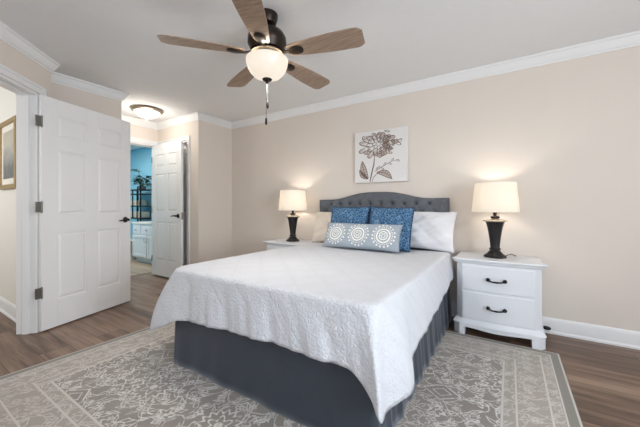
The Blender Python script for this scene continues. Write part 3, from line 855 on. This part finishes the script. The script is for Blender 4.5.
# ------------------------------------------------------------------ canvas picture over the bed
def canvas():
    x0, x1, z0, z1 = -1.538, -.919, 1.358, 1.948; Y = YB
    t = thing('canvas_picture', 'square canvas with a brown flower drawing above the headboard', 'picture', ((x0 + x1) / 2, Y - .003, z0))
    W, Hh = x1 - x0, z1 - z0
    MB().box(-W / 2, W / 2, -.035, 0, 0, Hh).build('canvas', 'canvas_white', t, bevel=.003)
    dark, pale = MB(), MB(); rng = random.Random(8)
    lay = [0]
    bloom = [False]
    def warp(u, v): return (min(.95, max(.04, .445 + (u - .45) * 1.12)), min(.95, max(.03, .295 + (v - .36) * 1.02))) if bloom[0] else (u, v)
    def ribbon(mb, pts, w0, w1=None):
        pts = [warp(*p) for p in pts]
        w1 = w0 if w1 is None else w1; n = len(pts); L, R = [], []
        lay[0] += 1; yy = -.0355 - .000006 * (lay[0] % 150)
        for i, (u, v) in enumerate(pts):
            a = pts[max(0, i - 1)]; b = pts[min(n - 1, i + 1)]; dx, dz = b[0] - a[0], b[1] - a[1]; l = math.hypot(dx, dz) or 1
            w = (w0 + (w1 - w0) * i / (n - 1)) / 2 * (.55 + .45 * math.sin(PI * i / (n - 1)))
            X, Z = (u - .5) * W, (1 - v) * Hh; nx, nz = dz / l * w, dx / l * w
            L.append((X + nx, yy, Z + nz)); R.append((X - nx, yy, Z - nz))
        mb.grid([L, R])
    def fill(mb, outline):
        lay[0] += 1; yy = -.0353; outline = [warp(*p) for p in outline]
        n0 = len(dark.bm.faces); dark.raw([((u - .5) * W, yy, (1 - v) * Hh) for u, v in outline], [tuple(range(len(outline)))])
        dark.bm.faces.ensure_lookup_table()
        for f_ in dark.bm.faces[n0:]: f_.material_index = 1
    def petal(cx, cy, ang, r0, r1, wd, wt, mb=dark, curl=0.):
        ca, sa = math.cos(ang), math.sin(ang); pts = []
        for i in range(15):
            t_ = i / 14; a = PI * t_
            along = r0 + (r1 - r0) * math.sin(a) ** .8; across = wd * -math.cos(a) * (.55 + .45 * math.sin(a)) + curl * math.sin(a)
            pts.append((cx + along * ca - across * sa, cy + (along * sa + across * ca)))
        ribbon(mb, pts, wt * 1.2, wt * .7)
        return pts
    c = (.45, .36)
    bloom[0] = True
    for k in range(17):      # outer petals, wide and loose
        a = 2 * PI * k / 17 + rng.uniform(-.1, .1); rr = .30 + .05 * math.cos(2 * a) + rng.uniform(-.03, .03)
        rr *= .86 if math.sin(a) > .3 else .95
        petal(c[0], c[1], a, .12, rr, .058, .010, dark, rng.uniform(-.03, .03))
        fl = [(c[0] + math.cos(a) * q - math.sin(a) * s, c[1] + math.sin(a) * q + math.cos(a) * s) for q, s in ((rr - .02, -.03), (rr - .005, 0), (rr - .03, .035), (rr - .09, .012))]
        fill(pale, fl)
        for s in (-.022, .006, .03):
            ribbon(dark, [(c[0] + math.cos(a) * q - math.sin(a) * s, c[1] + math.sin(a) * q + math.cos(a) * s) for q in (rr - .12, rr - .08, rr - .045)], .006, .003)
    for k in range(11):
        a = 2 * PI * k / 11 + .3; petal(c[0] + .02, c[1] - .02, a, .07, .195 + rng.uniform(-.02, .02), .055, .008, dark, rng.uniform(-.02, .02))
    for k in range(8):
        a = 2 * PI * k / 8; petal(c[0] + .03, c[1] - .03, a, .02, .11, .038, .007, dark)
    for k in range(34):      # dense shading on the right-hand side of the bloom
        x, y = .62 + rng.gauss(0, .07), .34 + rng.gauss(0, .09); a = rng.uniform(0, 2 * PI)
        petal(x, y, a, .0, .05, .02, .008, dark)
        if k % 2: fill(pale, [(x + .02 * math.cos(q), y + .022 * math.sin(q)) for q in np.linspace(0, 2 * PI, 7)[:-1]])
    petal(.78, .34, -.5, 0, .09, .03, .009); petal(.78, .36, .4, 0, .07, .03, .009)
    bloom[0] = False
    ribbon(dark, [(.40, .50), (.385, .66), (.34, .84), (.31, .99)], .014, .018)
    ribbon(dark, [(.35, .99), (.38, .90), (.44, .84), (.54, .81)], .010, .006)
    ribbon(dark, [(.40, .80), (.52, .72), (.64, .66), (.72, .62), (.86, .60)], .009, .004)
    for x, y, a in ((.46, .75, -.9), (.52, .73, .5), (.58, .69, -1.), (.66, .65, .4), (.72, .62, -.9), (.80, .61, .2), (.44, .78, -1.4)):
        petal(x, y, a, 0, .06, .018, .007)
    def leaf(a, b, wd, bend):
        n = 14; up, dn, mid = [], [], []
        for i in range(n + 1):
            t_ = i / n; px, py = a[0] + (b[0] - a[0]) * t_, a[1] + (b[1] - a[1]) * t_
            dx, dy = b[0] - a[0], b[1] - a[1]; l = math.hypot(dx, dy); nx, ny = -dy / l, dx / l
            s = math.sin(PI * t_) ** .8 * wd; k = bend * math.sin(PI * t_)
            up.append((px + nx * (k + s), py + ny * (k + s))); dn.append((px + nx * (k - s), py + ny * (k - s))); mid.append((px + nx * k, py + ny * k))
        fill(pale, up + dn[::-1][1:-1]); ribbon(dark, up, .009); ribbon(dark, dn, .009); ribbon(dark, mid, .008)
        for i in range(2, n - 1, 2):
            ribbon(dark, [mid[i], ((mid[i][0] + up[i + 1][0]) / 2, (mid[i][1] + up[i + 1][1]) / 2), up[i + 1]], .007, .003)
            ribbon(dark, [mid[i], ((mid[i][0] + dn[i + 1][0]) / 2, (mid[i][1] + dn[i + 1][1]) / 2), dn[i + 1]], .009, .004)
    leaf((.155, .57), (.27, .93), .055, .03); leaf((.44, .815), (.73, .95), .055, -.05)
    leaf((.10, .74), (.27, .93), .04, .03)
    pale.bm.free(); fd = dark.build('flower_drawing', 'ink_brown', t, recalc=False); fd.data.materials.append(M['ink_light'])
canvas()

# ------------------------------------------------------------------ framed print in the hall
def hall_print():
    Y = .83; r = on_y(16.4, 114.7, Y - .02); x1, z1 = r.x, 1.935; z0 = 1.255; x0 = x1 - .58
    t = thing('framed_print', 'framed print on the hall wall seen through the doorway', 'picture', ((x0 + x1) / 2, Y - .001, (z0 + z1) / 2))
    W, Hh = x1 - x0, z1 - z0; f = .045; mb = MB()
    for (a, b, c, d) in ((-W / 2, W / 2, -Hh / 2, -Hh / 2 + f), (-W / 2, W / 2, Hh / 2 - f, Hh / 2), (-W / 2, -W / 2 + f, -Hh / 2 + f, Hh / 2 - f), (W / 2 - f, W / 2, -Hh / 2 + f, Hh / 2 - f)):
        mb.box(a, b, -.03, 0, c, d)
    mb.build('frame', 'champagne_frame', t, bevel=.004)
    MB().box(-W / 2 + f, W / 2 - f, -.014, -.004, -Hh / 2 + f, Hh / 2 - f).build('mat_board', 'paper_mat', t)
    m2 = f + .06
    MB().box(-W / 2 + m2, W / 2 - m2, -.0155, -.0142, -Hh / 2 + m2, Hh / 2 - m2).build('print', 'framed_print', t)
hall_print()

# ------------------------------------------------------------------ ceiling fan
def fan():
    cx, cy = -1.405, 1.525
    t = thing('ceiling_fan', 'five blade ceiling fan with bronze motor and lit glass bowl', 'ceiling fan', (cx, cy, H))
    z = lambda v: v - H
    MB().lathe([(.03, z(2.325)), (.058, z(2.335)), (.068, z(2.36)), (.072, z(2.385)), (.073, z(2.3995))], seg=32).build('canopy', 'bronze', t, smooth=True)
    MB().lathe([(.014, z(2.27)), (.014, z(2.33))], seg=16).build('downrod', 'bronze', t, smooth=True)
    MB().lathe([(.03, z(2.292)), (.075, z(2.288)), (.112, z(2.27)), (.130, z(2.24)), (.132, z(2.195)), (.126, z(2.185)), (.118, z(2.165)), (.11, z(2.15)), (.075, z(2.143))], seg=48).build('motor_housing', 'bronze', t, smooth=True, angle=50)
    MB().lathe([(.072, z(2.145)), (.105, z(2.138)), (.112, z(2.128)), (.095, z(2.122)), (.08, z(2.112)), (.062, z(2.108))], seg=40).build('flywheel_ring', 'pewter', t, smooth=True)
    MB().lathe([(.06, z(2.112)), (.09, z(2.108)), (.102, z(2.100)), (.102, z(2.086))], seg=48).build('light_fitter', 'bronze', t, smooth=True)
    prof = [(.143, z(2.090)), (.141, z(2.065)), (.133, z(2.035)), (.117, z(2.005)), (.092, z(1.979)), (.06, z(1.964)), (.028, z(1.958)), (.004, z(1.957))]
    MB().lathe(prof, seg=48, cap=False).build('glass_bowl', 'fan_bowl_glass', t, smooth=True, angle=60)
    MB().lathe([(.003, z(1.928)), (.010, z(1.932)), (.013, z(1.940)), (.018, z(1.945)), (.030, z(1.950)), (.034, z(1.957)), (.022, z(1.966))], seg=24).build('finial', 'bronze', t, smooth=True)
    for k, (dx, zb) in enumerate(((-.006, 1.665), (.008, 1.775))):
        c = MB(); c.tube([(dx, -.004, z(zb + .03)), (dx * .6, 0, z(1.935))], .0017, 6)
        n = 26
        for i in range(n): 
            q = i / n; c.ball((dx * (1 - .4 * q), -.004 * (1 - q), z(zb + .03 + (1.935 - zb - .03) * q)), .0027, seg=6)
        ch = c.build('pull_chain', 'black_metal', t)
        MB().lathe([(.002, z(zb - .022)), (.007, z(zb - .016)), (.0085, z(zb)), (.007, z(zb + .024)), (.002, z(zb + .032))], (dx, -.004, 0), 12).build('fob', 'black_metal', ch, smooth=True)
    for ang in (13.5, 85.5, 157.5, 229.5, 301.5):
        R = Matrix.Rotation(math.radians(ang), 4, 'Z')
        Tm = R @ Matrix.Translation((0, 0, z(2.125))) @ Matrix.Rotation(math.radians(-11), 4, 'X')
        b = MB(); N = 22; top, bot = [], []
        def half(s):   # half width along the blade
            w = .050 + .033 * math.sin(min(1, s / .8) * PI / 2)
            if s > .9: w *= max(.0, 1 - ((s - .9) / .1) ** 2.2 * .34)
            if s < .05: w *= .75 + 5 * s
            return w
        ss = np.linspace(0, 1, N)
        L = []
        for s in ss:
            x = .155 + (.668 - .155) * s; w = half(s)
            x2 = x - (.014 if s == 1 else 0)
            L.append([(x, -w, 0), (x, w, 0), (x, w, .006), (x, -w, .006)])
        b.loft(L); b.xf(Tm); b.build('blade', 'blade_wood', t, bevel=.0015)
        ir = MB()
        # blade iron: arm from the flywheel, spade plate under the blade
        ir.loft([[(.085, -.020, .012), (.085, .020, .012), (.085, .020, .020), (.085, -.020, .020)], [(.13, -.013, -.004), (.13, .013, -.004), (.13, .013, .004), (.13, -.013, .004)], [(.165, -.014, -.012), (.165, .014, -.012), (.165, .014, -.004), (.165, -.014, -.004)]])
        sp = [(.155 + .055 + .058 * math.cos(a), .036 * math.sin(a) * (1 + .25 * math.cos(a))) for a in np.linspace(0, 2 * PI, 25)[:-1]]
        ir.loft([[(x, y, -.002) for x, y in sp], [(x, y, -.007) for x, y in sp], [(.21 + (x - .21) * .8, y * .8, -.011) for x, y in sp]])
        ir.xf(Tm); ir.build('blade_iron', 'bronze', t, smooth=True, angle=40)
    point('fan_light', (0, 0, z(2.055)), 9, (1, .88, .72), .03, t)
    l = bpy.data.lights.new('bowl_downlight', 'AREA'); l.shape = 'DISK'; l.size = .26; l.energy = 9; l.color = (1, .96, .91)
    o = bpy.data.objects.new('bowl_downlight', l); COL.objects.link(o); o.location = (0, 0, z(1.925)); o.parent = t
fan()

# ------------------------------------------------------------------ flush ceiling light in the alcove
def flush():
    t = thing('flush_ceiling_light', 'round flush ceiling light with lit bowl outside the bathroom', 'ceiling light', (-4.14, 2.13, H))
    MB().lathe([(.188, -.001), (.195, -.012), (.188, -.026), (.172, -.034), (.160, -.036)], seg=48).build('rim', 'brushed_nickel', t, smooth=True)
    MB().lathe([(.160, -.034), (.152, -.056), (.128, -.082), (.09, -.103), (.045, -.115), (.004, -.118)], seg=48).build('glass_bowl', 'hall_bowl_glass', t, smooth=True, angle=60)
    MB().lathe([(.003, -.142), (.012, -.138), (.016, -.128), (.020, -.122), (.012, -.116)], seg=20).build('finial', 'brushed_nickel', t, smooth=True)
    point('flush_light', (0, 0, -.17), 9, (1, .94, .86), .12, t)
flush()

# ------------------------------------------------------------------ bathroom furniture
def vanity():
    x0, x1, y0, y1 = -6.27, -5.17, 2.95, 3.448
    t = thing('vanity_cabinet', 'white bathroom vanity with two doors seen through the doorway', 'cabinet', ((x0 + x1) / 2, (y0 + y1) / 2, .004))
    w, d = (x1 - x0) / 2, (y1 - y0) / 2
    MB().box(-w, w, -d, d, .10, .745).box(-w + .02, w - .02, -d + .06, d, 0, .10).build('body', 'furniture_white', t, bevel=.003)
    MB().box(-w - .012, w + .012, -d - .02, d, .747, .782).box(-w - .012, w + .012, d - .02, d, .782, .86).build('countertop', 'counter_white', t, bevel=.004)
    def front(name, a, b, z0, z1, hx, hz):
        m = MB(); m.box(a, b, -d - .014, -d, z0, z1)
        f = .05
        if name == 'door':
            for q in ((a, a + f, z0, z1), (b - f, b, z0, z1), (a + f, b - f, z0, z0 + f), (a + f, b - f, z1 - f, z1)): m.box(q[0], q[1], -d - .022, -d - .014, q[2], q[3])
        o = m.build(name, 'furniture_white', t, bevel=.003)
        h = MB()
        if name == 'door': h.tube([(hx, -d - .02, hz - .045), (hx, -d - .045, hz - .03), (hx, -d - .045, hz + .03), (hx, -d - .02, hz + .045)], .005, 8)
        else: h.ball((hx, -d - .03, hz), .014); h.tube([(hx, -d - .012, hz), (hx, -d - .03, hz)], .006, 8)
        h.build('handle' if name == 'door' else 'knob', 'brushed_nickel', o, smooth=True)
    cols = [(-w + .02, -w + .26), (-w + .28, -.0 + .02), (.04, w - .02)]
    front('door', -w + .03, -.015, .12, .53, -.05, .45); front('door', .015, w - .03, .12, .53, .05, .45)
    front('drawer', -w + .03, -w + .30, .55, .72, -w + .165, .635); front('drawer', -w + .33, w - .33, .55, .72, 0, .635); front('drawer', w - .30, w - .03, .55, .72, w - .165, .635)
vanity()
def etagere():
    x0, x1, y0, y1, top = -6.95, -6.29, 3.10, 3.38, 1.52
    t = thing('shelf_rack', 'black metal shelf rack over the toilet in the blue bathroom', 'shelf', ((x0 + x1) / 2, (y0 + y1) / 2, .004))
    w, d = (x1 - x0) / 2, (y1 - y0) / 2
    for sx in (-1, 1):
        for sy in (-1, 1): MB().tube([(sx * (w - .012), sy * (d - .012), 0), (sx * (w - .012), sy * (d - .012), top)], .016, 8).build('post', 'black_metal', t, smooth=True)
    for z in (.84, 1.09, 1.43):
        s = MB().box(-w, w, -d, d, z - .012, z + .008); s.build('shelf', 'black_metal', t)
    r = MB()
    for z in (1.34,):
        r.tube([(-w + .012, -d + .012, z), (w - .012, -d + .012, z)], .010, 6); r.tube([(-w + .012, d - .012, z), (w - .012, d - .012, z)], .010, 6)
        for s in (-1, 1): r.tube([(s * (w - .012), -d + .012, z), (s * (w - .012), d - .012, z)], .010, 6)
    for x in (-.18, 0, .18): r.tube([(x, -d + .012, .85), (x, -d + .012, 1.42)], .012, 6)
    r.build('rail', 'black_metal', t)
    cx, cy = (x0 + x1) / 2, (y0 + y1) / 2
    def towel(name, label, cat, x, z, mat, w_, h_):
        b = MB()
        for k in range(3): b.box(-w_ / 2, w_ / 2, -.10, .09, k * h_ / 3 + .002, (k + 1) * h_ / 3 - .002)
        o = b.build(name, mat, bevel=.012, seg=3); o.location = (x, cy, z + .009); tag(o, label, cat, 'things on the bathroom rack'); return o
    towel('folded_towel', 'cream folded towels on the middle shelf of the bathroom rack', 'towel', cx - .06, 1.094, 'basket_cream', .40, .11)
    towel('folded_towel', 'cream folded towels on the lowest shelf of the bathroom rack', 'towel', cx + .02, .844, 'basket_cream', .46, .13)
    # potted plant on the top shelf
    p = thing('potted_plant', 'leafy potted plant on top of the black bathroom rack', 'plant', (cx + .12, cy, 1.443))
    MB().lathe([(.06, 0), (.066, .004), (.08, .06), (.084, .07), (.074, .07), (.07, .055)], seg=24).build('pot', 'pot_grey', p, smooth=True)
    lf, stm = MB(), MB(); rng = random.Random(3)
    def add_leaf(c, a, el, L, w):
        d = Vector((math.cos(a) * math.cos(el), math.sin(a) * math.cos(el), math.sin(el))); s = d.cross(Vector((0, 0, 1)))
        s = s.normalized() if s.length > .01 else Vector((1, 0, 0)); u = s.cross(d)
        L_, R_, Mi = [], [], []
        for i in range(6):
            q = i / 5; k = w * math.sin(PI * min(.98, q * .9 + .08)); c0 = Vector(c) + d * L * q - Vector((0, 0, 1)) * .25 * L * q * q
            L_.append(tuple(c0 + s * k + u * k * .3)); Mi.append(tuple(c0)); R_.append(tuple(c0 - s * k + u * k * .3))
        lf.grid([L_, Mi, R_])
    for k in range(16):
        a = rng.uniform(0, 2 * PI); r = rng.uniform(.05, .17); zt = rng.uniform(.10, .28)
        tip = (r * math.cos(a), r * math.sin(a) * .6, zt); stm.tube([(0, 0, .05), (tip[0] * .4, tip[1] * .4, zt * .75), tip], .0035, 5)
        for j in range(4): add_leaf(tip, a + rng.uniform(-1.2, 1.2), rng.uniform(-.3, .7), rng.uniform(.09, .15), .03)
    pts = [(0, 0, .05), (-.08, 0, .28), (-.17, 0, .40), (-.27, 0, .44), (-.36, 0, .43)]
    stm.tube(pts, .006, 6)
    for c in pts[2:]:
        for a in (2.4, 3.1, 3.9, .6): add_leaf(c, a, .1, .10, .02)
    lf.build('leaves', 'plant_green', p, smooth=True, recalc=False); stm.build('stem', 'plant_green', p, smooth=True)
etagere()
def toilet():
    t = thing('toilet', 'white toilet under the black rack, barely visible left of the vanity', 'toilet', (-6.62, 3.20, .004))
    MB().box(-.20, .20, .03, .20, .36, .70).build('tank', 'ceramic_white', t, bevel=.02, seg=3)
    MB().box(-.21, .21, .02, .205, .702, .73).build('tank_lid', 'ceramic_white', t, bevel=.008)
    ov = lambda s, z, yo=0: [(.19 * s * math.cos(a), -.26 + yo + .25 * s * math.sin(a), z) for a in np.linspace(0, 2 * PI, 25)[:-1]]
    MB().loft([ov(.55, 0, .1), ov(.5, .12, .1), ov(.65, .22, .06), ov(.95, .34), ov(1, .375)]).build('bowl', 'ceramic_white', t, smooth=True)
    MB().loft([ov(1.02, .378), ov(1.03, .39), ov(.98, .405)]).build('seat', 'ceramic_white', t, smooth=True)
toilet()

# ------------------------------------------------------------------ small dark disc by the baseboard
pc = on_y(548.5, 328.3, 3.165)
pk = MB().lathe([(.006, -.010), (.026, -.008), (.030, 0), (.026, .008), (.008, .011)], seg=20)
pk.tube([(.02, 0, 0), (0, .012, 0), (-.04, .012, -.02), (-.09, .012, -.07), (-.14, .008, -.075)], .003, 6)
pk = pk.build('power_plug', 'rubber_black', smooth=True); pk.location = (pc.x - .012, 3.165, pc.z)
tag(pk, 'small black plug and cord at the baseboard right of the nightstand', 'plug')
